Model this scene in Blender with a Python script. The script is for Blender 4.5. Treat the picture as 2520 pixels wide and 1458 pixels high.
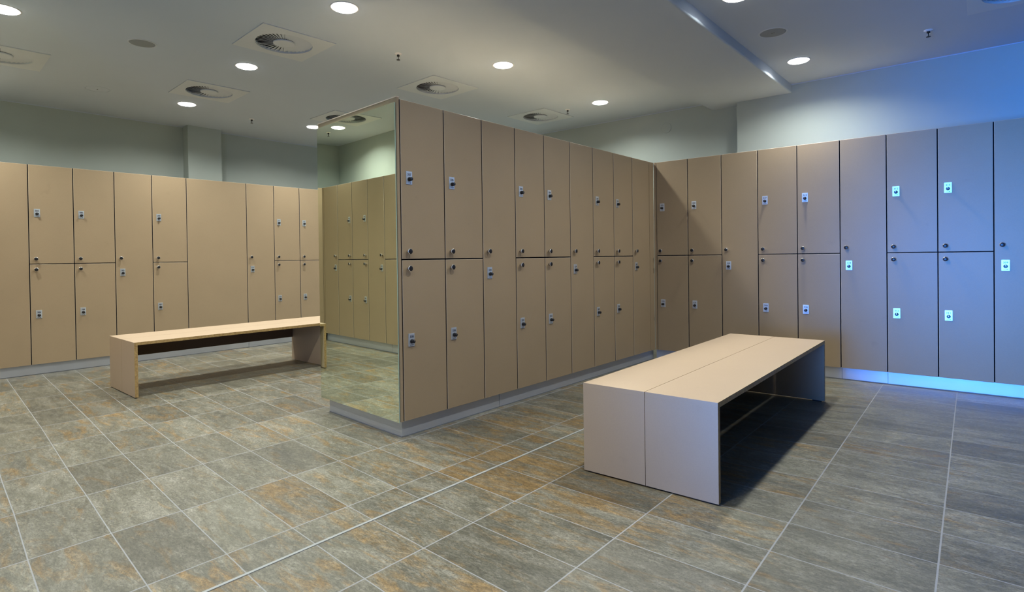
import bpy, bmesh, math, random
from mathutils import Vector, Matrix

for o in list(bpy.data.objects):
    bpy.data.objects.remove(o, do_unlink=True)
C = bpy.context.scene
COL = C.collection
PI = math.pi

# ------------------------------------------------------------------ camera
CAMP = Vector((2.6747, -2.1170, 1.0649))
yaw, pitch, roll = 0.70618, -0.0098, -0.0134
fw = Vector((-math.sin(yaw) * math.cos(pitch), math.cos(yaw) * math.cos(pitch), math.sin(pitch)))
rt = Vector((math.cos(yaw), math.sin(yaw), 0))
up = rt.cross(fw)
cr, sr = math.cos(roll), math.sin(roll)
r2 = cr * rt + sr * up
u2 = -sr * rt + cr * up
cam = bpy.data.cameras.new('camera')
cam.sensor_width = 36.0
cam.lens = 1407.38 / 2520 * 36.0
cam.shift_y = (646.3 - 729.0) / 2520
cam.clip_start = 0.05
camo = bpy.data.objects.new('camera', cam)
camo.matrix_world = Matrix(((r2.x, u2.x, -fw.x, CAMP.x), (r2.y, u2.y, -fw.y, CAMP.y),
                            (r2.z, u2.z, -fw.z, CAMP.z), (0, 0, 0, 1)))
COL.objects.link(camo)
C.camera = camo

# ------------------------------------------------------------------ world, exposure
w = bpy.data.worlds.new('world')
C.world = w
w.use_nodes = True
w.node_tree.nodes['Background'].inputs[0].default_value = (0.25, 0.4, 0.8, 1)
w.node_tree.nodes['Background'].inputs[1].default_value = 0.3
C.view_settings.view_transform = 'Standard'
C.view_settings.look = 'None'
C.view_settings.gamma = 1.0
C.view_settings.use_curve_mapping = False
C.view_settings.exposure = 0.0

LENS_W = 690.0            # radiance of a downlight lens
LENS_COL = (0.975, 0.985, 0.91)
# blue daylight that comes in through the glazed doorway behind the camera
DOOR_X, DOOR_Y = 2.05, -4.25
al = bpy.data.lights.new('doorway_daylight', 'AREA')
al.shape = 'RECTANGLE'
al.size, al.size_y = 1.1, 1.3
al.energy = 50
al.color = (0.05, 0.27, 1.0)
al.spread = math.radians(38)
alo = bpy.data.objects.new('doorway_daylight', al)
alo.location = (DOOR_X, DOOR_Y, 0.85)
alo.rotation_euler = (Vector((3.40, 3.25, 1.2)) - Vector(alo.location)).to_track_quat('-Z', 'Y').to_euler()
COL.objects.link(alo)

# ------------------------------------------------------------------ layout
H = 2.0          # top of lockers
ZB = 0.101       # underside of locker doors
L = 3.2513       # distance from island end to the far locker run
D = 4.2943       # distance from island face to the left locker run
WI = 0.9538      # width of the island
ISL0, ISLW = 0.0202, 0.3484
RT0, RTW = 0.029, 0.3269
LF0, LFW, LFWIDE = -0.9646, 0.3451, 0.6708
AM, AR, AL = -0.0647, 0.0230, -0.0047
CEIL = 2.68


# ------------------------------------------------------------------ materials
def newmat(name):
    m = bpy.data.materials.new(name)
    m.use_nodes = True
    nt = m.node_tree
    b = nt.nodes['Principled BSDF']
    return m, nt, b


def simple(name, col, rough=0.5, metal=0.0, spec=0.5):
    m, nt, b = newmat(name)
    b.inputs['Base Color'].default_value = (*col, 1)
    b.inputs['Roughness'].default_value = rough
    b.inputs['Metallic'].default_value = metal
    b.inputs['Specular IOR Level'].default_value = spec
    return m


def node(nt, t, **kw):
    n = nt.nodes.new(t)
    for k, v in kw.items():
        setattr(n, k, v)
    return n


def laminate(name, col, rough=0.42, amt=0.10, smudge=0.0):
    m, nt, b = newmat(name)
    tc = node(nt, 'ShaderNodeTexCoord')
    geo = node(nt, 'ShaderNodeNewGeometry')
    mp = node(nt, 'ShaderNodeMapping')
    mp.inputs['Scale'].default_value = (1, 1, 1)
    nt.links.new(geo.outputs['Position'], mp.inputs['Vector'])
    n1 = node(nt, 'ShaderNodeTexNoise')
    n1.inputs['Scale'].default_value = 170
    n1.inputs['Detail'].default_value = 3
    nt.links.new(mp.outputs[0], n1.inputs['Vector'])
    n2 = node(nt, 'ShaderNodeTexNoise')
    n2.inputs['Scale'].default_value = 3.5
    n2.inputs['Detail'].default_value = 4
    nt.links.new(mp.outputs[0], n2.inputs['Vector'])
    add = node(nt, 'ShaderNodeMath', operation='ADD')
    nt.links.new(n1.outputs[0], add.inputs[0])
    mul = node(nt, 'ShaderNodeMath', operation='MULTIPLY')
    nt.links.new(n2.outputs[0], mul.inputs[0])
    mul.inputs[1].default_value = 0.9
    nt.links.new(mul.outputs[0], add.inputs[1])
    mr = node(nt, 'ShaderNodeMapRange')
    mr.inputs['From Min'].default_value = 0.55
    mr.inputs['From Max'].default_value = 1.35
    nt.links.new(add.outputs[0], mr.inputs['Value'])
    mix = node(nt, 'ShaderNodeMix', data_type='RGBA')
    mix.inputs[6].default_value = tuple(c * (1 - amt) for c in col) + (1,)
    mix.inputs[7].default_value = tuple(min(1, c * (1 + amt)) for c in col) + (1,)
    nt.links.new(mr.outputs[0], mix.inputs[0])
    # faint hand smudges
    n3 = node(nt, 'ShaderNodeTexNoise')
    n3.inputs['Scale'].default_value = 6.5
    n3.inputs['Detail'].default_value = 6
    n3.inputs['Roughness'].default_value = 0.65
    nt.links.new(mp.outputs[0], n3.inputs['Vector'])
    sm = node(nt, 'ShaderNodeMapRange')
    sm.inputs['From Min'].default_value = 0.64
    sm.inputs['From Max'].default_value = 0.76
    sm.inputs['To Max'].default_value = 0.20
    nt.links.new(n3.outputs[0], sm.inputs['Value'])
    mx = node(nt, 'ShaderNodeMix', data_type='RGBA')
    nt.links.new(sm.outputs[0], mx.inputs[0])
    nt.links.new(mix.outputs[2], mx.inputs[6])
    mx.inputs[7].default_value = tuple(c * 0.55 for c in col) + (1,)
    nt.links.new(mx.outputs[2], b.inputs['Base Color'])
    b.inputs['Roughness'].default_value = rough
    b.inputs['Specular IOR Level'].default_value = 0.35
    return m


def ply_edge():
    m, nt, b = newmat('plywood edge')
    geo = node(nt, 'ShaderNodeTexCoord')
    n = node(nt, 'ShaderNodeTexNoise')
    n.inputs['Scale'].default_value = 70
    n.inputs['Detail'].default_value = 4
    nt.links.new(geo.outputs['Object'], n.inputs['Vector'])
    cr_ = node(nt, 'ShaderNodeValToRGB')
    cr_.color_ramp.elements[0].position = 0.30
    cr_.color_ramp.elements[0].color = (0.27, 0.165, 0.06, 1)
    cr_.color_ramp.elements[1].position = 0.62
    cr_.color_ramp.elements[1].color = (0.42, 0.28, 0.11, 1)
    nt.links.new(n.outputs[0], cr_.inputs[0])
    nt.links.new(cr_.outputs[0], b.inputs['Base Color'])
    b.inputs['Roughness'].default_value = 0.55
    return m


def plaster(name, col, amt=0.04, rough=0.85):
    m, nt, b = newmat(name)
    geo = node(nt, 'ShaderNodeNewGeometry')
    n = node(nt, 'ShaderNodeTexNoise')
    n.inputs['Scale'].default_value = 2.2
    n.inputs['Detail'].default_value = 6
    nt.links.new(geo.outputs['Position'], n.inputs['Vector'])
    mix = node(nt, 'ShaderNodeMix', data_type='RGBA')
    mix.inputs[6].default_value = tuple(c * (1 - amt) for c in col) + (1,)
    mix.inputs[7].default_value = tuple(min(1, c * (1 + amt)) for c in col) + (1,)
    nt.links.new(n.outputs[0], mix.inputs[0])
    nt.links.new(mix.outputs[2], b.inputs['Base Color'])
    n2 = node(nt, 'ShaderNodeTexNoise')
    n2.inputs['Scale'].default_value = 260
    nt.links.new(geo.outputs['Position'], n2.inputs['Vector'])
    bp = node(nt, 'ShaderNodeBump')
    bp.inputs['Strength'].default_value = 0.08
    bp.inputs['Distance'].default_value = 0.002
    nt.links.new(n2.outputs[0], bp.inputs['Height'])
    nt.links.new(bp.outputs[0], b.inputs['Normal'])
    b.inputs['Roughness'].default_value = rough
    b.inputs['Specular IOR Level'].default_value = 0.25
    return m


def brushed(name, col, rough=0.3):
    m, nt, b = newmat(name)
    geo = node(nt, 'ShaderNodeNewGeometry')
    mp = node(nt, 'ShaderNodeMapping')
    mp.inputs['Scale'].default_value = (1.5, 1.5, 260)
    nt.links.new(geo.outputs['Position'], mp.inputs['Vector'])
    n = node(nt, 'ShaderNodeTexNoise')
    n.inputs['Scale'].default_value = 3
    n.inputs['Detail'].default_value = 3
    nt.links.new(mp.outputs[0], n.inputs['Vector'])
    bp = node(nt, 'ShaderNodeBump')
    bp.inputs['Strength'].default_value = 0.35
    bp.inputs['Distance'].default_value = 0.0015
    nt.links.new(n.outputs[0], bp.inputs['Height'])
    nt.links.new(bp.outputs[0], b.inputs['Normal'])
    b.inputs['Base Color'].default_value = (*col, 1)
    b.inputs['Metallic'].default_value = 0.72
    b.inputs['Roughness'].default_value = rough
    return m


def slate():
    m, nt, b = newmat('slate floor tiles')
    uv = node(nt, 'ShaderNodeUVMap')
    uv.uv_map = 'tile'
    lk = nt.links.new

    def M(op, a, b2=None, c=None):
        n = node(nt, 'ShaderNodeMath', operation=op)
        for i, v in enumerate((a, b2, c)):
            if v is None:
                continue
            if isinstance(v, (int, float)):
                n.inputs[i].default_value = v
            else:
                lk(v, n.inputs[i])
        return n.outputs[0]
    sp = node(nt, 'ShaderNodeSeparateXYZ')
    lk(uv.outputs[0], sp.inputs[0])
    U, V = sp.outputs[0], sp.outputs[1]
    fu, fv = M('FRACT', U), M('FRACT', V)
    du = M('MULTIPLY', M('MINIMUM', fu, M('SUBTRACT', 1.0, fu)), 0.515)
    dv = M('MULTIPLY', M('MINIMUM', fv, M('SUBTRACT', 1.0, fv)), 0.258)
    gu = M('LESS_THAN', du, 0.0030)
    gv = M('LESS_THAN', dv, 0.0021)
    grout = M('MAXIMUM', gu, gv)
    iu, iv = M('FLOOR', U), M('FLOOR', V)
    cmb = node(nt, 'ShaderNodeCombineXYZ')
    lk(iu, cmb.inputs[0])
    lk(iv, cmb.inputs[1])
    wn = node(nt, 'ShaderNodeTexWhiteNoise', noise_dimensions='3D')
    lk(cmb.outputs[0], wn.inputs['Vector'])
    geo = node(nt, 'ShaderNodeNewGeometry')
    off = node(nt, 'ShaderNodeVectorMath', operation='SCALE')
    lk(wn.outputs['Color'], off.inputs[0])
    off.inputs['Scale'].default_value = 37
    pos = node(nt, 'ShaderNodeVectorMath', operation='ADD')
    lk(geo.outputs['Position'], pos.inputs[0])
    lk(off.outputs[0], pos.inputs[1])

    def noise(scale, detail, sx, sy, rough=0.6, dist=0.0):
        mp = node(nt, 'ShaderNodeMapping')
        mp.inputs['Scale'].default_value = (sx, sy, 1)
        mp.inputs['Rotation'].default_value = (0, 0, 0.12)
        lk(pos.outputs[0], mp.inputs['Vector'])
        n = node(nt, 'ShaderNodeTexNoise')
        n.inputs['Scale'].default_value = scale
        n.inputs['Detail'].default_value = detail
        n.inputs['Roughness'].default_value = rough
        n.inputs['Distortion'].default_value = dist
        lk(mp.outputs[0], n.inputs['Vector'])
        return n.outputs[0]
    big = noise(2.6, 6, 0.8, 2.6, 0.6, 0.9)
    fine = noise(15, 10, 1.0, 2.6, 0.86, 0.5)
    rust = noise(4.6, 7, 0.8, 3.0, 0.68, 1.0)
    speck = noise(120, 3, 1.0, 1.6, 0.7)

    def ramp(val, stops):
        r = node(nt, 'ShaderNodeValToRGB')
        e = r.color_ramp.elements
        while len(e) < len(stops):
            e.new(0.5)
        for i, (p, c) in enumerate(stops):
            e[i].position = p
            e[i].color = (*c, 1)
        lk(val, r.inputs[0])
        return r.outputs[0]

    def mixc(f, a, b2, mode='MIX'):
        n = node(nt, 'ShaderNodeMix', data_type='RGBA', blend_type=mode)
        if isinstance(f, (int, float)):
            n.inputs[0].default_value = f
        else:
            lk(f, n.inputs[0])
        for i, v in ((6, a), (7, b2)):
            if isinstance(v, tuple):
                n.inputs[i].default_value = (*v, 1)
            else:
                lk(v, n.inputs[i])
        return n.outputs[2]
    base = ramp(big, [(0.28, (0.065, 0.070, 0.058)), (0.5, (0.155, 0.152, 0.112)), (0.70, (0.30, 0.29, 0.235))])
    finec = ramp(fine, [(0.32, (0.040, 0.040, 0.035)), (0.50, (0.160, 0.152, 0.115)), (0.66, (0.44, 0.42, 0.36))])
    col = mixc(0.46, base, finec)
    rs = node(nt, 'ShaderNodeMapRange')
    rs.inputs['From Min'].default_value = 0.52
    rs.inputs['From Max'].default_value = 0.68
    sw = node(nt, 'ShaderNodeSeparateColor')
    lk(wn.outputs['Color'], sw.inputs[0])
    # batches of browner tiles lie in the middle of the room, greyer ones to the right
    px = node(nt, 'ShaderNodeSeparateXYZ')
    lk(geo.outputs['Position'], px.inputs[0])
    dx = M('SUBTRACT', px.outputs[0], 0.9)
    dy = M('SUBTRACT', px.outputs[1], 0.3)
    g = M('EXPONENT', M('MULTIPLY', M('ADD', M('MULTIPLY', dx, dx), M('MULTIPLY', dy, dy)), -0.9))
    far_ = node(nt, 'ShaderNodeMapRange')
    far_.inputs['From Min'].default_value = 1.4
    far_.inputs['From Max'].default_value = 2.2
    lk(px.outputs[0], far_.inputs['Value'])
    bias = M('SUBTRACT', M('MULTIPLY', g, 0.10), M('MULTIPLY', far_.outputs[0], 0.05))
    lk(M('ADD', M('ADD', rust, bias), M('MULTIPLY', M('SUBTRACT', sw.outputs[0], 0.45), 0.12)), rs.inputs['Value'])
    rustc = ramp(fine, [(0.35, (0.095, 0.052, 0.014)), (0.65, (0.40, 0.245, 0.075))])
    col = mixc(M('MULTIPLY', rs.outputs[0], 0.72), col, rustc)
    med = noise(48, 6, 1.0, 2.4, 0.8, 0.3)
    mr2 = node(nt, 'ShaderNodeMapRange')
    mr2.inputs['From Min'].default_value = 0.36
    mr2.inputs['From Max'].default_value = 0.64
    mr2.inputs['To Min'].default_value = 0.66
    mr2.inputs['To Max'].default_value = 1.28
    lk(med, mr2.inputs['Value'])
    mc = node(nt, 'ShaderNodeCombineColor')
    for i in range(3):
        lk(mr2.outputs[0], mc.inputs[i])
    col = mixc(1.0, col, mc.outputs[0], 'MULTIPLY')
    # fine dark pits
    pit = node(nt, 'ShaderNodeMapRange')
    pit.inputs['From Min'].default_value = 0.36
    pit.inputs['From Max'].default_value = 0.46
    lk(speck, pit.inputs['Value'])
    col = mixc(M('MULTIPLY', M('SUBTRACT', 1.0, pit.outputs[0]), 0.55), col, (0.05, 0.05, 0.045))
    tb = M('ADD', 0.80, M('MULTIPLY', sw.outputs[1], 0.4))
    tbn = node(nt, 'ShaderNodeCombineColor')
    for i in range(3):
        lk(tb, tbn.inputs[i])
    col = mixc(1.0, col, tbn.outputs[0], 'MULTIPLY')
    col = mixc(M('MULTIPLY', grout, 0.85), col, (0.35, 0.36, 0.37))
    lk(col, b.inputs['Base Color'])
    rr = node(nt, 'ShaderNodeMapRange')
    rr.inputs['From Min'].default_value = 0.3
    rr.inputs['From Max'].default_value = 0.7
    rr.inputs['To Min'].default_value = 0.30
    rr.inputs['To Max'].default_value = 0.50
    lk(fine, rr.inputs['Value'])
    lk(M('MAXIMUM', rr.outputs[0], M('MULTIPLY', grout, 0.7)), b.inputs['Roughness'])
    b.inputs['Specular IOR Level'].default_value = 0.5
    bp = node(nt, 'ShaderNodeBump')
    bp.inputs['Strength'].default_value = 0.35
    bp.inputs['Distance'].default_value = 0.003
    lk(M('SUBTRACT', M('ADD', fine, M('MULTIPLY', speck, 0.25)), M('MULTIPLY', grout, 0.5)), bp.inputs['Height'])
    lk(bp.outputs[0], b.inputs['Normal'])
    return m


def emitter(name, col, strength):
    m = bpy.data.materials.new(name)
    m.use_nodes = True
    nt = m.node_tree
    nt.nodes.clear()
    e = node(nt, 'ShaderNodeEmission')
    e.inputs[0].default_value = (*col, 1)
    e.inputs[1].default_value = strength
    o = node(nt, 'ShaderNodeOutputMaterial')
    nt.links.new(e.outputs[0], o.inputs[0])
    return m


TAN = (0.340, 0.256, 0.163)
M_DOOR = laminate('tan laminate', TAN, 0.40, 0.05)
M_EDGE = simple('door edge highlight', (0.62, 0.52, 0.42), 0.45)  # pale tone paints a highlight along the door bevels; top cap shares it
M_CARC = simple('dark carcass', (0.010, 0.008, 0.008), 0.8, 0, 0.2)
M_CORE = simple('dark board core', (0.035, 0.026, 0.020), 0.6)
M_BENCH = laminate('bench laminate', (0.49, 0.375, 0.265), 0.42, 0.04)
M_PLY = ply_edge()
M_UNDER = laminate('shade-darkened brown underside', (0.15, 0.095, 0.06), 0.7, 0.1)  # brown made darker to deepen the shade under the benches
M_WALL = plaster('grey green wall paint', (0.41, 0.465, 0.44))
M_CEIL = plaster('ceiling paint', (0.505, 0.58, 0.665), 0.02, 0.95)
M_DIFF = simple('cream enamel', (0.56, 0.615, 0.655), 0.5)
M_DARK = simple('black void', (0.006, 0.006, 0.008), 0.8)
M_BLACK = simple('black plastic', (0.008, 0.008, 0.010), 0.35)
M_CHROME = simple('chrome', (0.85, 0.85, 0.86), 0.22, 0.9)
M_PLATE = simple('satin lock plate', (0.72, 0.78, 0.84), 0.34, 0.7)
M_INK = simple('dark ink', (0.012, 0.02, 0.05), 0.6)
M_STEEL = brushed('brushed steel', (0.60, 0.63, 0.70), 0.36)
M_BEAD = simple('grey sealant', (0.16, 0.17, 0.19), 0.5)
M_WHITE = simple('white reflector', (0.88, 0.88, 0.88), 0.4)
M_SPK = simple('grey speaker mesh', (0.27, 0.30, 0.31), 0.8)
M_JOINT = simple('grey joint strip', (0.36, 0.38, 0.38), 0.5)
M_SLATE = slate()
M_LENS = emitter('lamp lens', LENS_COL, LENS_W)
M_RIM = emitter('lamp bloom glow', (1.0, 0.98, 0.95), 14.0)  # added glow that imitates bloom and halo around the lamps
M_GLOW = emitter('blue daylight through frosted glass', (0.10, 0.32, 1.0), 3.0)


def mirror_mat():
    m, nt, b = newmat('mirror glass')
    b.inputs['Base Color'].default_value = (0.80, 0.87, 0.74, 1)
    b.inputs['Metallic'].default_value = 1.0
    b.inputs['Roughness'].default_value = 0.005
    return m


M_MIRROR = mirror_mat()
M_GEDGE = simple('green glass edge', (0.45, 0.62, 0.52), 0.2)


# ------------------------------------------------------------------ mesh builder
class MB:
    def __init__(self, mats):
        self.bm = bmesh.new()
        self.mats = mats

    def face(self, pts, mi=0, smooth=False):
        vs = [self.bm.verts.new(p) for p in pts]
        f = self.bm.faces.new(vs)
        f.material_index = mi
        f.smooth = smooth
        return f

    def box(self, x0, x1, y0, y1, z0, z1, mi=0, fm=None):
        v = [self.bm.verts.new(p) for p in ((x0, y0, z0), (x1, y0, z0), (x1, y1, z0), (x0, y1, z0),
                                            (x0, y0, z1), (x1, y0, z1), (x1, y1, z1), (x0, y1, z1))]
        F = {'-z': (0, 3, 2, 1), '+z': (4, 5, 6, 7), '-y': (0, 1, 5, 4), '+x': (1, 2, 6, 5), '+y': (2, 3, 7, 6), '-x': (3, 0, 4, 7)}
        for k, idx in F.items():
            f = self.bm.faces.new([v[i] for i in idx])
            f.material_index = (fm or {}).get(k, mi)

    def panel(self, x0, x1, y0, y1, z0, z1, b=0.0012):
        """door slab facing -y, with a narrow bevel round the front, coloured as a painted highlight"""
        o = [(x0, y0 + b, z0), (x1, y0 + b, z0), (x1, y0 + b, z1), (x0, y0 + b, z1)]
        i = [(x0 + b, y0, z0 + b), (x1 - b, y0, z0 + b), (x1 - b, y0, z1 - b), (x0 + b, y0, z1 - b)]
        k = [(x0, y1, z0), (x1, y1, z0), (x1, y1, z1), (x0, y1, z1)]
        bm = self.bm
        O, I, K = ([bm.verts.new(p) for p in q] for q in (o, i, k))
        f = bm.faces.new(I)
        f.material_index = 0
        for a in range(4):
            c = (a + 1) % 4
            f = bm.faces.new((O[a], O[c], I[c], I[a]))
            f.material_index = 1
            f = bm.faces.new((K[a], K[c], O[c], O[a]))
            f.material_index = 2
        bm.faces.new(K[::-1]).material_index = 0

    def lathe(self, prof, seg=32, mi=0, axis='z', org=(0, 0, 0), smooth=True, mis=None, close=True):
        """prof = [(r, h)...]; axis z (up) or y (towards -y = outwards)"""
        rings = []
        for r, h in prof:
            ring = []
            for s in range(seg):
                a = 2 * PI * s / seg
                if axis == 'z':
                    p = (org[0] + r * math.cos(a), org[1] + r * math.sin(a), org[2] + h)
                else:
                    p = (org[0] + r * math.cos(a), org[1] - h, org[2] + r * math.sin(a))
                ring.append(self.bm.verts.new(p))
            rings.append(ring)
        for j in range(len(rings) - 1):
            for s in range(seg):
                t = (s + 1) % seg
                f = self.bm.faces.new((rings[j][s], rings[j][t], rings[j + 1][t], rings[j + 1][s]))
                f.material_index = mis[j] if mis else mi
                f.smooth = smooth
        if close:
            for ring, q in ((rings[0], 0), (rings[-1], -1)):
                f = self.bm.faces.new(ring if q else ring[::-1])
                f.material_index = (mis[q] if mis else mi)

    def mesh(self, name, recalc=True):
        if recalc:
            bmesh.ops.recalc_face_normals(self.bm, faces=self.bm.faces)
        me = bpy.data.meshes.new(name)
        self.bm.to_mesh(me)
        self.bm.free()
        for m in self.mats:
            me.materials.append(m)
        return me


def ob(name, me, parent=None, loc=(0, 0, 0), rot=(0, 0, 0)):
    o = bpy.data.objects.new(name, me)
    COL.objects.link(o)
    o.location = loc
    o.rotation_euler = rot
    if parent:
        o.parent = parent
    return o


def tag(o, label, cat, group=None):
    o['label'] = label
    o['category'] = cat
    if group:
        o['group'] = group
    return o


def thing(name, label, cat, loc, rz=0, group=None):
    o = bpy.data.objects.new(name, None)
    o.empty_display_size = 0.1
    COL.objects.link(o)
    o.location = loc
    o.rotation_euler = (0, 0, rz)
    return tag(o, label, cat, group)


def struct(name, me, loc=(0, 0, 0), rot=(0, 0, 0)):
    o = ob(name, me, None, loc, rot)
    o['kind'] = 'structure'
    return o


def flat_with_holes(name, outer, holes, z, thick, mats):
    """horizontal slab with round holes, from a filled 2D curve"""
    cu = bpy.data.curves.new(name + ' outline', 'CURVE')
    cu.dimensions = '2D'
    cu.fill_mode = 'BOTH'
    cu.extrude = thick / 2

    def spl(pts):
        s = cu.splines.new('POLY')
        s.points.add(len(pts) - 1)
        for p, q in zip(s.points, pts):
            p.co = (q[0], q[1], 0, 1)
        s.use_cyclic_u = True
    spl(outer)
    for (x, y, r) in holes:
        spl([(x + r * math.cos(2 * PI * k / 48), y + r * math.sin(2 * PI * k / 48)) for k in range(48)])
    tmp = bpy.data.objects.new('tmp', cu)
    COL.objects.link(tmp)
    dg = bpy.context.evaluated_depsgraph_get()
    me = bpy.data.meshes.new_from_object(tmp.evaluated_get(dg))
    bpy.data.objects.remove(tmp)
    me.name = name
    me.materials.clear()
    for m in mats:
        me.materials.append(m)
    o = struct(name, me, (0, 0, z + thick / 2))
    return o


# ------------------------------------------------------------------ floor: tile grid with its true courses
XL = [-5.16, -4.645, -4.13, -3.617, -3.10, -2.583, -2.073, -1.55, -1.023, -0.508, 0.017, 0.537, 1.063, 1.565, 2.045, 2.52, 3.02, 3.53, 4.04, 4.55, 5.06, 5.57]
Y0 = {-5.2: 0.455, -4.23: 0.389, -3.1: 0.308, -2.07: 0.221, -1.02: 0.136, -0.5: 0.101, 0.02: 0.074, 0.54: 0.045, 1.065: 0.026, 1.565: 0.016, 2.05: 0.022, 2.5: 0.014, 4.6: 0.0}
SP = {-5.2: 0.2565, -4.23: 0.2565, -3.1: 0.2555, -2.07: 0.2525, -1.02: 0.2518, -0.5: 0.2515, 0.02: 0.2535, 0.54: 0.2545, 1.065: 0.2577, 1.565: 0.261, 2.05: 0.271, 2.5: 0.2735, 4.6: 0.275}


def lerp(tab, x):
    k = sorted(tab)
    if x <= k[0]:
        return tab[k[0]]
    for a, b in zip(k, k[1:]):
        if x <= b:
            return tab[a] + (tab[b] - tab[a]) * (x - a) / (b - a)
    return tab[k[-1]]


def floor_mesh():
    bm = bmesh.new()
    lay = bm.loops.layers.uv.new('tile')
    J0, J1 = -20, 17
    g = {}
    for i, x in enumerate(XL):
        for j in range(J0, J1 + 1):
            y = lerp(Y0, x) + j * lerp(SP, x)
            xx = x - 0.028 * y * min(1, max(0, (x - 1.2) / 0.9))
            g[i, j] = (bm.verts.new((xx, y, 0)), (i, j - J0))
    for i in range(len(XL) - 1):
        for j in range(J0, J1):
            q = [g[i, j], g[i + 1, j], g[i + 1, j + 1], g[i, j + 1]]
            f = bm.faces.new([a[0] for a in q])
            for lp, a in zip(f.loops, q):
                lp[lay].uv = a[1]
    me = bpy.data.meshes.new('floor')
    bm.to_mesh(me)
    bm.free()
    me.materials.append(M_SLATE)
    return me


struct('floor', floor_mesh())

# ------------------------------------------------------------------ ceiling fixtures positions
LIGHTS = [(-3.70, -1.41, 'round recessed downlight over the near left corner, seen in the end mirror'),
          (-2.124, -1.425, 'lit round downlight cut off by the left edge of the picture'),
          (-0.517, 0.003, 'largest lit round downlight, at the top edge left of centre'),
          (-2.082, 0.095, 'lit round downlight beside the largest ceiling diffuser'),
          (-3.668, 0.211, 'lit round downlight just under the diffuser nearest the left wall pillar'),
          (-0.496, 1.520, 'lit round downlight above the centre locker row, right of the middle diffuser'),
          (-0.520, 3.094, 'lit round downlight near the back wall, over the bright wall patch in the corner'),
          (-3.673, 1.640, 'small lit downlight half hidden at the top left corner of the end mirror'),
          (1.397, 3.118, 'lit round downlight right of the ceiling beam, near the far wall'),
          (1.427, 1.545, 'lit round downlight cut by the top edge, right of the ceiling beam'),
          (-2.08, 1.62, 'round downlight above the far left aisle, hidden behind the mirror row'),
          (-2.08, 3.10, 'round downlight at the far end of the left aisle, hidden behind the mirror row'),
          (-3.67, 3.10, 'round downlight in the far left corner, hidden behind the mirror row'),
          (1.41, 0.02, 'round downlight above the near end of the right bench, out of the picture'),
          (1.41, -3.02, 'added unseen downlight behind the camera, brightening the right bench end'),  # added lamp, lifts the bench end facing the camera
          (1.41, -1.50, 'added unseen downlight left of the camera, brightening the bench end and centre row'),  # added lamp, lights the bench end from the front
          (-0.52, -1.50, 'round downlight over the open floor between the two benches, out of the picture')]
DIFFS = [(-3.198, -1.295, -0.05, 'square swirl air diffuser cut off by the left edge of the picture'),
         (-1.380, 0.052, -0.05, 'largest square swirl air diffuser, left of the brightest downlight'),
         (-3.060, 0.188, -0.05, 'square swirl air diffuser over the left bench, beside a small downlight'),
         (-1.377, 1.581, -0.04, 'square swirl air diffuser in the ceiling just behind the mirror row corner'),
         (-3.053, 1.655, -0.04, 'square swirl air diffuser partly hidden by the top edge of the end mirror'),
         (-1.351, 3.144, -0.02, 'farthest square swirl air diffuser, above the middle of the centre row'),
         (2.790, 2.640, 0.02, 'square swirl air diffuser at the top right corner, right of the beam')]
SPEAKERS = [(-2.135, -0.650, 0.082, M_SPK, 'dark grey round ceiling speaker between the left diffusers'),
            (-3.710, -0.545, 0.092, M_CEIL, 'ceiling coloured round flush speaker nearest the left wall'),
            (1.420, 2.328, 0.088, M_SPK, 'grey blue round ceiling speaker right of the ceiling beam')]
SPRINK = [(-0.930, 0.760, 'small sprinkler head between two downlights over the centre row'),
          (-3.820, 0.950, 'small sprinkler head near the left wall, right of the wall pillar'),
          (-0.940, 3.100, 'small sprinkler head beside the farthest diffuser'),
          (2.285, 3.060, 'chrome sprinkler head with white flange at the upper right of the ceiling'),
          (-4.040, -1.440, 'small sprinkler head in the near left corner, seen in the end mirror')]

holes = [(x, y, 0.079) for x, y, _ in LIGHTS] + [(x, y, 0.2) for x, y, a, _ in DIFFS]
flat_with_holes('ceiling', [(-5.1, -4.6), (5.6, -4.6), (5.6, 4.2), (-5.1, 4.2)], holes, CEIL, 0.02, [M_CEIL])
b = MB([M_CEIL])
b.box(-5.1, 5.6, -4.6, 4.2, CEIL + 0.16, CEIL + 0.2)
struct('ceiling_slab', b.mesh('ceiling_slab'))

# dropped beam (long box with a rounded right-hand lower edge), running along the room
b = MB([M_CEIL])
prof = [(0.345, CEIL), (0.345, 2.606), (0.351, 2.60)]
for k in range(7):
    a = k / 6 * PI / 2
    prof.append((1.165 - 0.012 + 0.012 * math.sin(a), 2.60 + 0.012 - 0.012 * math.cos(a)))
prof.append((1.165, CEIL))
ya, yb = -4.4, 3.95
for (xa, za), (xb, zb) in zip(prof, prof[1:]):
    b.face([(xa, ya, za), (xb, ya, zb), (xb, yb, zb), (xa, yb, za)])
struct('trim_1', b.mesh('beam', False))

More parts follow.
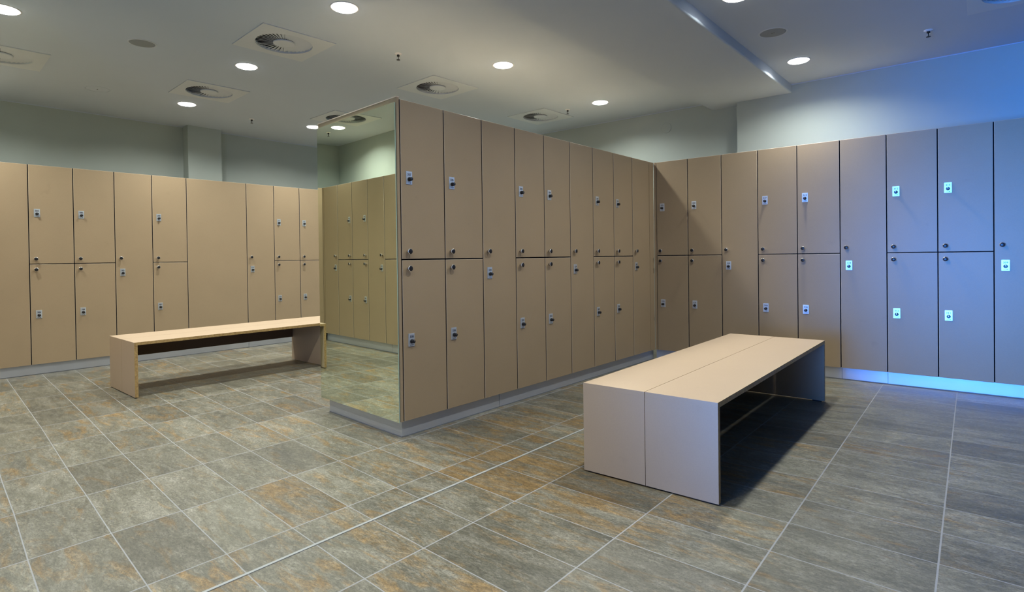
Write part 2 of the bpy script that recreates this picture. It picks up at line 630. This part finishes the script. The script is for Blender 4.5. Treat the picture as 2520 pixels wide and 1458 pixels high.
# ------------------------------------------------------------------ walls
T = 0.12
b = MB([M_WALL])
b.box(-0.0, T, -2.6, 4.6, 0, CEIL)
struct('wall_left', b.mesh('wall_left'), (-D - 0.5 - T, 0, 0), (0, 0, AL))
b = MB([M_WALL])
b.box(0, 0.16, 0.572, 0.955, 0, CEIL)
struct('wall_pillar', b.mesh('wall_pillar'), (-D - 0.51, 0, 0), (0, 0, AL))
yb1 = L + 0.53
b = MB([M_WALL])
b.box(0.655, 5.5, 0.0, 0.3, 0, CEIL)
struct('wall_back', b.mesh('wall_back'), (0, yb1, 0), (0, 0, AR))
b = MB([M_WALL])
b.box(-5.2, 0.66, 0.15, 0.30, 0, CEIL)
struct('wall_back_recess', b.mesh('wall_back_recess'), (0, yb1, 0), (0, 0, AR))
b = MB([M_WALL])
b.box(0, T, -4.6, 4.2, 0, CEIL)
struct('wall_right', b.mesh('wall_right'), (5.4, 0, 0))
b = MB([M_WALL])
b.box(-1.75, 1.25, -T, 0, 0, CEIL)
b.box(2.85, 5.5, -T, 0, 0, CEIL)
b.box(1.25, 2.85, -T, 0, 2.15, CEIL)
struct('wall_rear', b.mesh('wall_rear'), (0, -4.4, 0))
b = MB([M_GLOW])
b.box(1.25, 2.85, -0.10, -0.07, 0, 2.15)
struct('door_1', b.mesh('door_1'), (0, -4.4, 0))
FA = -0.055                        # direction of the near left locker run (only seen in the mirror)
FX, FY = -4.285, -1.462
b = MB([M_WALL])
b.box(-0.65, 2.68, -T, 0, 0, CEIL)
struct('wall_front', b.mesh('wall_front'), (FX + 0.5 * math.sin(FA), FY - 0.5, 0), (0, 0, FA))
b = MB([M_WALL])
b.box(-T, 0, -4.5, -2.1, 0, CEIL)
b.box(-T, 0, -2.12, -1.63, 0, CEIL)
struct('wall_return', b.mesh('wall_return'), (-1.62, 0, 0))

# thin plaster beads where wall meets ceiling
for i, (x0, x1, yy, org, rz) in enumerate([(0.655, 5.3, -0.006, (0, yb1, 0), AR), (-4.75, 0.655, 0.144, (0, yb1, 0), AR)]):
    b = MB([M_CEIL])
    b.box(x0, x1, yy, yy + 0.006, CEIL - 0.008, CEIL)
    struct('trim_%d' % (i + 2), b.mesh('trim'), org, (0, 0, rz))
b = MB([M_CEIL])
b.box(0, 0.006, -1.4, 3.9, CEIL - 0.008, CEIL)
struct('trim_4', b.mesh('trim'), (-D - 0.5, 0, 0), (0, 0, AL))
# round blanking cover on the back wall
b = MB([M_WALL])
b.lathe([(0.058, 0), (0.058, 0.005), (0.055, 0.006)], 40, axis='y')
tag(ob('cover_plate', b.mesh('cover_plate'), None, (-0.171, yb1 + 0.15 - 0.171 * AR, 2.492), (0, 0, AR)),
    'faint round cover plate on the upper back wall, painted like the wall', 'cover')

# movement joint in the floor
b = MB([M_JOINT])
b.box(0.722, 0.734, -3.9, 3.26, -0.002, 0.0025)
struct('trim_5', b.mesh('joint'))

# ------------------------------------------------------------------ lockers
door_cache, text_cache = {}, {}


def door_mesh(wd, h):
    k = (round(wd, 4), round(h, 4))
    if k not in door_cache:
        b = MB([M_DOOR, M_EDGE, M_CORE])
        b.panel(0, wd, 0, 0.018, 0, h)
        door_cache[k] = b.mesh('door', True)
    return door_cache[k]


b = MB([M_CHROME, M_BLACK])
b.lathe([(0.0085, 0.0), (0.0085, 0.014), (0.0160, 0.016), (0.0172, 0.024), (0.0172, 0.0270), (0.0150, 0.0285), (0.001, 0.0288)],
        28, axis='y', mis=[0, 0, 0, 0, 0, 1])
KNOB = b.mesh('knob')

b = MB([M_PLATE])
pw, ph, th = 0.046, 0.078, 0.0045
b.box(-pw / 2, pw / 2, -th, 0, -ph / 2, ph / 2)
bmesh.ops.bevel(b.bm, geom=[e for e in b.bm.edges], offset=0.0012, segments=2, affect='EDGES')
PLATE = b.mesh('lock_plate')

b = MB([M_BLACK, M_CHROME])
b.lathe([(0.0128, 0.0), (0.0128, 0.006), (0.0112, 0.008), (0.0108, 0.022), (0.0098, 0.0235)], 24, axis='y')
b.box(-0.0012, 0.0012, -0.0242, -0.023, 0.001, 0.009, 1)
LOCKKNOB = b.mesh('lock_cylinder')


def number_mesh(txt):
    if txt in text_cache:
        return text_cache[txt]
    cu = bpy.data.curves.new('t', 'FONT')
    cu.body = txt
    cu.size = 0.0195
    cu.align_x = 'CENTER'
    cu.extrude = 0.0002
    cu.offset = 0.0004
    cu.resolution_u = 2
    tmp = bpy.data.objects.new('tmp', cu)
    COL.objects.link(tmp)
    dg = bpy.context.evaluated_depsgraph_get()
    me = bpy.data.meshes.new_from_object(tmp.evaluated_get(dg))
    bpy.data.objects.remove(tmp)
    wd = max(v.co.x for v in me.vertices) - min(v.co.x for v in me.vertices)
    s = 0.028 / wd
    bm = bmesh.new()
    bm.from_mesh(me)
    for v in bm.verts:       # stand it upright, facing -y
        v.co = Vector((v.co.x * s, -v.co.z, v.co.y))
    bm.to_mesh(me)
    bm.free()
    me.name = 'number'
    me.materials.clear()
    me.materials.append(M_INK)
    for p in me.polygons:
        p.material_index = 0
    text_cache[txt] = me
    return me


# the small illegible line printed under the lock cylinder, one ragged strip
b = MB([M_INK])
hts = [0.0016, 0.0022, 0.0012, 0.0022, 0.0014, 0.0020, 0.0012, 0.0034, 0.0040, 0.0040, 0.0036]
pr = None
for i, hh in enumerate(hts):
    x0, x1 = -0.0125 + i * 0.0023, -0.0125 + (i + 1) * 0.0023
    q = [b.bm.verts.new((x1, 0, 0.0)), b.bm.verts.new((x1, 0, hh))]
    if pr is None:
        pr = [b.bm.verts.new((x0, 0, 0.0)), b.bm.verts.new((x0, 0, hh))]
    b.bm.faces.new((pr[0], q[0], q[1], pr[1]))
    pr = q
SMALL = b.mesh('small_print', False)

GAP = 0.0078
SPLIT = 1.057


def locker(org, rz, wd, nums, label, depth=0.47, group=None, plain=False, name='locker', slant=0):
    """origin: bottom left corner of the column front; local -y points into the room"""
    t = thing(name, label, 'locker' if not plain else 'panel', org, rz, group)
    b = MB([M_CARC, M_DOOR])
    xs = lambda d: max(0.0005, slant * d - 0.001) if slant else 0.0005
    lo = [b.bm.verts.new(p) for p in ((0.0005, 0.0185, ZB), (wd - 0.0005, 0.0185, ZB), (wd - 0.0005, depth, ZB), (xs(depth), depth, ZB))]
    hi = [b.bm.verts.new((v.co.x, v.co.y, H - 0.0005)) for v in lo]
    b.bm.faces.new(lo[::-1])
    b.bm.faces.new(hi).material_index = 1
    for i in range(4):
        j = (i + 1) % 4
        b.bm.faces.new((lo[i], lo[j], hi[j], hi[i]))
    ob('carcass', b.mesh('carcass'), t)
    if plain:
        specs = [(ZB, H, None)]
    elif len(nums) == 1:
        specs = [(ZB, H, nums[0])]
    else:
        specs = [(SPLIT + GAP / 2, H, nums[0]), (ZB, SPLIT - GAP / 2, nums[1])]
    for (z0, z1, n) in specs:
        d = ob('door' if not plain else 'panel', door_mesh(wd - GAP, z1 - z0), t, (GAP / 2, 0, z0))
        if n is None:
            continue
        if len(specs) == 1:
            kz, lz = 1.105, 0.996
        elif z0 > 1:
            kz, lz = 1.105, 1.582
        else:
            kz, lz = 1.004, 0.616
        ob('knob', KNOB, d, (0.046 - GAP / 2, 0.0004, kz - z0))
        cx = 0.063 - GAP / 2
        ob('lock_plate', PLATE, d, (cx, 0.0004, lz - ph / 2 - z0))
        ob('lock_cylinder', LOCKKNOB, d, (cx, -0.0040, lz - 0.047 - z0))
        ob('number', number_mesh(n), d, (cx, -0.0046, lz - 0.026 - z0))
        ob('small_print', SMALL, d, (cx, -0.0045, lz - 0.0705 - z0))
    return t


# centre row (island), faces +x
cen = [(['337', '338'], 'tan two-door locker 337 over 338, at the mirror end of the centre row'),
       (['335', '336'], 'tan two-door locker 335 over 336, second from the mirror in the centre row'),
       (['334'], 'tall single-door tan locker 334, third from the mirror in the centre row'),
       (['332', '333'], 'tan two-door locker 332 over 333, right of tall locker 334'),
       (['330', '331'], 'tan two-door locker 330 over 331, left of tall locker 329 in the centre row'),
       (['329'], 'tall single-door tan locker 329, middle of the centre row'),
       (['327', '328'], 'tan two-door locker 327 over 328, right of tall locker 329'),
       (['325', '326'], 'tan two-door locker 325 over 326, next to the corner locker of the centre row'),
       (['324'], 'tall narrow-looking tan locker 324, last of the centre row before the inner corner')]
for k, (n, lab) in enumerate(cen):
    locker((0, ISL0 + k * ISLW, 0), PI / 2, ISLW, n, lab, depth=WI - 0.02, group='lockers of the centre row',
           slant=0.0655 if k == 0 else 0)

# far run (right part of the picture), faces -y
far = [(['322', '323'], 'tan two-door locker 322 over 323, in the shaded inner corner'),
       (['320', '321'], 'taupe two-door locker 320 over 321, crossed by the slanting shadow edge'),
       (['319'], 'tall single-door taupe locker 319, behind the far end of the right bench'),
       (['317', '318'], 'taupe two-door locker 317 over 318, right of tall locker 319'),
       (['315', '316'], 'taupe two-door locker 315 over 316, under the bright patch on the back wall'),
       (['314'], 'tall single-door grey locker 314, right of the bench end'),
       (['312', '313'], 'grey blue two-door locker 312 over 313, with smudges beside its upper lock'),
       (['310', '311'], 'bluest two-door locker 310 over 311, next to the right edge'),
       (['309'], 'tall blue-lit locker 309, cut by the right edge of the picture'),
       (['307', '308'], 'blue-lit two-door locker 307 over 308, just beyond the right edge')]
cA, sA = math.cos(AR), math.sin(AR)
for k, (n, lab) in enumerate(far):
    d = RT0 + k * RTW
    locker((d * cA, L + d * sA, 0), AR, RTW, n, lab, group='lockers of the far right run')

# left run, faces +x
lef = [(['387'], -1, 'tall tan locker at the left edge of the picture'),
       (['385', '386'], 0, 'tan two-door locker 385 over 386, second from the left edge'),
       (['383', '384'], 1, 'tan two-door locker 383 over 384, third from the left edge'),
       (['382'], 2, 'tall single-door tan locker 382, above the left end of the left bench'),
       (['380', '381'], 3, 'tan two-door locker 380 over 381, left of the wide blank panel'),
       (['379'], 4, 'tall single-door tan locker 379, right of the wide blank panel'),
       (['377', '378'], 5, 'tan two-door locker 377 over 378, behind the left bench'),
       (['375', '376'], 6, 'tan two-door locker 375 over 376, cut by the edge of the end mirror'),
       (['373', '374'], 7, 'tan two-door locker 373 over 374, hidden behind the mirror row')]


def leftpt(t):
    return (-D - t * math.sin(AL), t * math.cos(AL), 0)


for n, k, lab in lef:
    t = LF0 + k * LFW + (LFWIDE if k >= 4 else 0)
    locker(leftpt(t), PI / 2 + AL, LFW, n, lab, group='lockers of the left wall run')
locker(leftpt(LF0 + 4 * LFW), PI / 2 + AL, LFWIDE, [], 'wide blank tan panel without lock in the left locker run, behind the left bench',
       plain=True, name='blank_panel', depth=0.33)

# near left run, faces +y, seen only in the mirror
FW = 0.355
fro = [(['388'], 'tall locker in the mirror, next to the corner'),
       (['389', '390'], 'two-door locker in the mirror, second from the corner'),
       (['391', '392'], 'two-door locker in the mirror, third from the corner'),
       (['393'], 'tall locker in the mirror, fourth from the corner'),
       (['394', '395'], 'two-door locker cut by the right edge of the mirror'),
       (['396', '397'], 'two-door locker of the near left run, beyond the mirror view'),
       (['398'], 'tall end locker of the near left run, beyond the mirror view')]
for k, (n, lab) in enumerate(fro):
    d = 0.02 + FW * (k + 1)
    locker((FX + d * math.cos(FA), FY + d * math.sin(FA), 0), PI + FA, FW, n, lab, group='lockers seen in the mirror')


def slab(name, label, cat, org, rz, x0, x1, y0, y1, z0, z1, mats, fm=None, group=None):
    b = MB(mats)
    b.box(x0, x1, y0, y1, z0, z1, 0, fm)
    return tag(ob(name, b.mesh(name), None, org, (0, 0, rz)), label, cat, group)


# corner fillers
slab('filler_panel', 'narrow tan filler strip at the inner corner, end of the centre row', 'panel', (0, ISL0 + 9 * ISLW, 0), PI / 2,
     0.003, L - (ISL0 + 9 * ISLW) - 0.001, 0.001, 0.02, ZB, H, [M_DOOR, M_EDGE])
slab('filler_panel', 'narrow tan filler strip at the inner corner, left of locker 322', 'panel', (0, L, 0), AR,
     0.002, RT0 - 0.003, 0.001, 0.02, ZB, H, [M_DOOR, M_EDGE])
slab('filler_panel', 'narrow tan filler strip beside locker 388, seen at the left edge of the mirror', 'panel', (FX + 0.02 * math.cos(FA), FY + 0.02 * math.sin(FA), 0), PI + FA,
     0.001, 0.06, 0.001, 0.02, ZB, H, [M_DOOR, M_EDGE])
slab('filler_panel', 'narrow tan filler strip in the near left corner, seen in the mirror', 'panel', leftpt(FY + 0.004), PI / 2 + AL,
     0, (LF0 - LFW) - FY - 0.007, 0.001, 0.02, ZB, H, [M_DOOR, M_EDGE])

# island end: panel, mirror
e = thing('end_panel', 'tan end panel of the centre row that carries the mirror', 'panel', (0, 0, 0), AM)
b = MB([M_DOOR, M_EDGE])
b.box(-WI, -0.001, 0.0, 0.016, ZB, H + 0.008)
ob('board', b.mesh('board'), e)
b = MB([M_EDGE])
b.box(-WI, 0.0, -0.003, 0.018, H + 0.0082, H + 0.0135)
ob('top_cap', b.mesh('top_cap'), e)
b = MB([M_MIRROR, M_GEDGE, M_BLACK])
b.box(-0.9585, -0.016, -0.0055, -0.0, ZB - 0.004, 1.979, 1, {'-y': 0})
mir = tag(ob('mirror', b.mesh('mirror'), None, (0.005, -0.0032, 0), (0, 0, AM)),
          'tall frameless mirror on the end of the centre locker row', 'mirror')

# ------------------------------------------------------------------ kick plates
R_ = 0.031


def kick(label, org, rz, x0, x1, y=R_, dark=False, ends=None):
    b = MB([M_STEEL, M_BEAD])
    b.box(x0, x1, y, y + 0.012, 0.006, ZB - 0.001)
    # small sealant fillet at the floor
    b.box(x0, x1, y - 0.004, y + 0.002, 0.0, 0.0055, 1)
    return tag(ob('kick_plate', b.mesh('kick_plate'), None, org, (0, 0, rz)), label, 'kick plate', 'brushed metal kick plates')


kick('brushed metal kick plate along the near part of the centre row', (0, 0, 0), PI / 2, 0.032, 0.893)
kick('brushed metal kick plate along the far part of the centre row', (0, 0, 0), PI / 2, 0.897, L + 0.02)
kick('brushed metal kick plate under the mirror end of the centre row', (0, 0, 0), AM, -0.895, -0.031, 0.024)
kick('brushed metal kick plate in the shaded inner corner, behind the bench', (0, L, 0), AR, 0.0, 1.664)
kick('short brushed metal kick plate at the bench end, under the far run', (0, L, 0), AR, 1.666, 1.988)
kick('long brushed metal kick plate lit cyan, under the far right lockers', (0, L, 0), AR, 1.990, 3.45)
kick('brushed metal kick plate under the left run, near the left edge', leftpt(0), PI / 2 + AL, -1.44, 1.100)
kick('brushed metal kick plate under the left run, behind the left bench end', leftpt(0), PI / 2 + AL, 1.103, 2.55)
kick('brushed metal kick plate seen in the mirror, near the corner', (FX, FY, 0), PI + FA, -1.52, -0.0)
kick('brushed metal kick plate seen at the right of the mirror', (FX, FY, 0), PI + FA, -2.53, -1.523)


# ------------------------------------------------------------------ benches
def bench(label, org, rz, wx, ly, h, apron_x, mid=None, az=0.245):
    """local x across, y along; waterfall bench of two boards side by side"""
    t = thing('bench', label, 'bench', org, rz, 'waterfall benches')
    th_ = 0.023
    s = wx * 0.495
    z0 = 0.007
    for nm, x0, x1 in (('a', 0, s - 0.0012), ('b', s + 0.0012, wx)):
        fm = {'-x': 1, '+x': 1}
        b = MB([M_BENCH, M_PLY, M_UNDER])
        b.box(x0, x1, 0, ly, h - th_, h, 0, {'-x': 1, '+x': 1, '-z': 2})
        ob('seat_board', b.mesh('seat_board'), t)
        for y0, y1, outer, inner in ((0, th_, '-y', '+y'), (ly - th_, ly, '+y', '-y')):
            b = MB([M_BENCH, M_PLY, M_UNDER])
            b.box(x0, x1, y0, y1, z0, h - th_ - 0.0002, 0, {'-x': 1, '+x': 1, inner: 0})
            ob('end_board', b.mesh('end_board'), t)
    spans = [(th_, ly - th_)] if mid is None else [(th_, mid), (mid + th_, ly - th_)]
    for y0, y1 in spans:
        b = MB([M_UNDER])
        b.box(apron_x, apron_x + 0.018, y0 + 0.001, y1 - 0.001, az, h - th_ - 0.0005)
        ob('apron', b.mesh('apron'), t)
    if mid is not None:
        b = MB([M_BENCH, M_PLY])
        b.box(0, wx - 0.004, mid, mid + th_, z0, h - th_ - 0.0002, 0, {'-x': 1, '+x': 1})
        ob('middle_support', b.mesh('middle_support'), t)
    for y in (0.004, ly - th_ + 0.002):
        for x in (0.02, wx - 0.08):
            b = MB([M_BLACK])
            b.box(x, x + 0.06, y, y + 0.016, 0.0, z0)
            ob('foot', b.mesh('foot'), t)
    return t


bench('wide pale bench at the right, its end panel towards the viewer', (1.106, 0.252, 0), 0.022, 0.664, 2.165, 0.438, 0.03, None, 0.02)
bench('long pale bench with ochre plywood edge at the left, in front of the left lockers', (-3.100, -0.645, 0), -0.012, 0.660, 3.25, 0.437, 0.004, 1.635)


# ------------------------------------------------------------------ ceiling fixtures
b = MB([M_WHITE])
b.lathe([(0.0775, 0.006), (0.0775, -0.0015), (0.083, -0.004), (0.089, -0.003), (0.090, 0.0), (0.084, 0.0), (0.079, 0.0)], 40, close=False)
RING = b.mesh('trim_ring')
b = MB([M_WHITE])
b.lathe([(0.077, 0.0), (0.0765, 0.014), (0.070, 0.032), (0.070, 0.060), (0.0005, 0.060)], 40, close=False)
CONE = b.mesh('reflector')
b = MB([M_LENS, M_WHITE])
b.lathe([(0.068, 0.044), (0.068, 0.032), (0.064, 0.026), (0.040, 0.022), (0.0005, 0.021)], 40, mis=[1, 0, 0, 0], close=False)
LENS = b.mesh('lamp')
b = MB([M_RIM])
b.lathe([(0.0765, 0.004), (0.0765, -0.005), (0.0752, -0.008), (0.0730, -0.0090), (0.0708, -0.008), (0.0698, -0.004), (0.0698, 0.004)], 40, close=False)
RIM = b.mesh('bloom_rim')  # added glowing ring, makes the lit disc look taller
for x, y, lab in LIGHTS:
    t = thing('ceiling_downlight', lab, 'downlight', (x, y, CEIL), 0, 'round recessed downlights')
    ob('trim_ring', RING, t)
    ob('reflector', CONE, t)
    ob('lamp', LENS, t)
    ob('bloom_rim', RIM, t)

# swirl diffuser
HS = 0.272
b = MB([M_DIFF])
seg = 80
inn, out, lip = [], [], []
for s in range(seg):
    a = 2 * PI * s / seg
    c_, s_ = math.cos(a), math.sin(a)
    q = HS / max(abs(c_), abs(s_))
    inn.append(b.bm.verts.new((0.2 * c_, 0.2 * s_, -0.006)))
    out.append(b.bm.verts.new((q * c_, q * s_, -0.006)))
    lip.append(b.bm.verts.new((q * c_, q * s_, 0.0)))
for s in range(seg):
    t_ = (s + 1) % seg
    b.bm.faces.new((inn[s], inn[t_], out[t_], out[s]))
    b.bm.faces.new((out[s], out[t_], lip[t_], lip[s]))
b.lathe([(0.2, -0.006), (0.199, 0.02)], seg, close=False)
PLATE_D = b.mesh('face_plate')
b = MB([M_DIFF])
N = 38
al_ = math.radians(17)
for k in range(N):
    a = 2 * PI * k / N
    rad = Vector((math.cos(a), math.sin(a), 0))
    tn = Vector((-math.sin(a), math.cos(a), 0))
    ev = tn * math.cos(al_) - Vector((0, 0, math.sin(al_)))
    nv = rad.cross(ev).normalized() * 0.0006
    vs = []
    for r in (0.074, 0.199):
        hw = r * 2 * PI / N * 0.5 * 0.96
        for sg in (-1, 1):
            for q in (-1, 1):
                vs.append(b.bm.verts.new(rad * r + ev * hw * sg + nv * q + Vector((0, 0, 0.008))))
    for idx in ((0, 1, 3, 2), (4, 6, 7, 5), (0, 4, 5, 1), (2, 3, 7, 6), (0, 2, 6, 4), (1, 5, 7, 3)):
        b.bm.faces.new([vs[i] for i in idx])
VANES = b.mesh('vanes')
b = MB([M_DIFF])
b.lathe([(0.0765, 0.004), (0.0765, -0.004), (0.073, -0.0065), (0.0005, -0.0065)], 40, close=False, smooth=False)
HUB = b.mesh('hub')
b = MB([M_DARK])
b.lathe([(0.1985, 0.02), (0.1985, 0.13), (0.0005, 0.13)], 40, close=False)
BOX = b.mesh('duct_box')
for x, y, a, lab in DIFFS:
    t = thing('ceiling_diffuser', lab, 'air vent', (x, y, CEIL), a, 'square swirl air diffusers')
    ob('face_plate', PLATE_D, t)
    ob('vanes', VANES, t)
    ob('hub', HUB, t)
    ob('duct_box', BOX, t)

for x, y, r, m, lab in SPEAKERS:
    t = thing('ceiling_speaker', lab, 'speaker', (x, y, CEIL), 0, 'round ceiling speakers')
    b = MB([M_DIFF if m is M_SPK else M_CEIL])
    b.lathe([(r, 0.0), (r, -0.004), (r * 1.10, -0.004), (r * 1.13, 0.0)], 48, close=False)
    ob('bezel', b.mesh('bezel'), t)
    b = MB([m])
    b.lathe([(r * 0.985, 0.0), (r * 0.985, -0.002), (r * 0.9, -0.0035), (0.0005, -0.0045)], 48, close=False)
    ob('grille', b.mesh('grille'), t)
    b = MB([M_BLACK])
    b.box(-0.012, 0.012, -0.004, 0.004, -0.0055, -0.0042)
    if m is not M_SPK or x > 0:
        ob('badge', b.mesh('badge'), t)

for x, y, lab in SPRINK:
    t = thing('sprinkler_head', lab, 'sprinkler', (x, y, CEIL), 0.7, 'ceiling sprinkler heads')
    b = MB([M_WHITE])
    b.lathe([(0.030, 0.0), (0.028, -0.003), (0.013, -0.009), (0.0005, -0.009)], 28, close=False)
    ob('flange', b.mesh('flange'), t)
    b = MB([M_BLACK, M_CHROME])
    b.lathe([(0.011, -0.008), (0.011, -0.022), (0.0005, -0.022)], 16, close=False)
    b.lathe([(0.0028, -0.022), (0.0028, -0.044)], 10)
    ob('valve', b.mesh('valve'), t)
    b = MB([M_CHROME])
    for sg in (-1, 1):
        pr = [(0.0095, -0.022), (0.0125, -0.030), (0.011, -0.040), (0.003, -0.047)]
        for (xa, za), (xb, zb) in zip(pr, pr[1:]):
            q = []
            for (xx, zz) in ((xa, za), (xb, zb)):
                for dx, dy in ((-.0014, -.0018), (.0014, -.0018), (.0014, .0018), (-.0014, .0018)):
                    q.append(b.bm.verts.new((sg * (xx + dx), dy, zz)))
            for i in range(4):
                j = (i + 1) % 4
                b.bm.faces.new((q[i], q[j], q[4 + j], q[4 + i]))
    ob('yoke', b.mesh('yoke'), t)
    b = MB([M_BLACK])
    b.lathe([(0.0005, -0.046), (0.0145, -0.048), (0.0145, -0.050), (0.0005, -0.050)], 20, close=False)
    ob('deflector', b.mesh('deflector'), t)
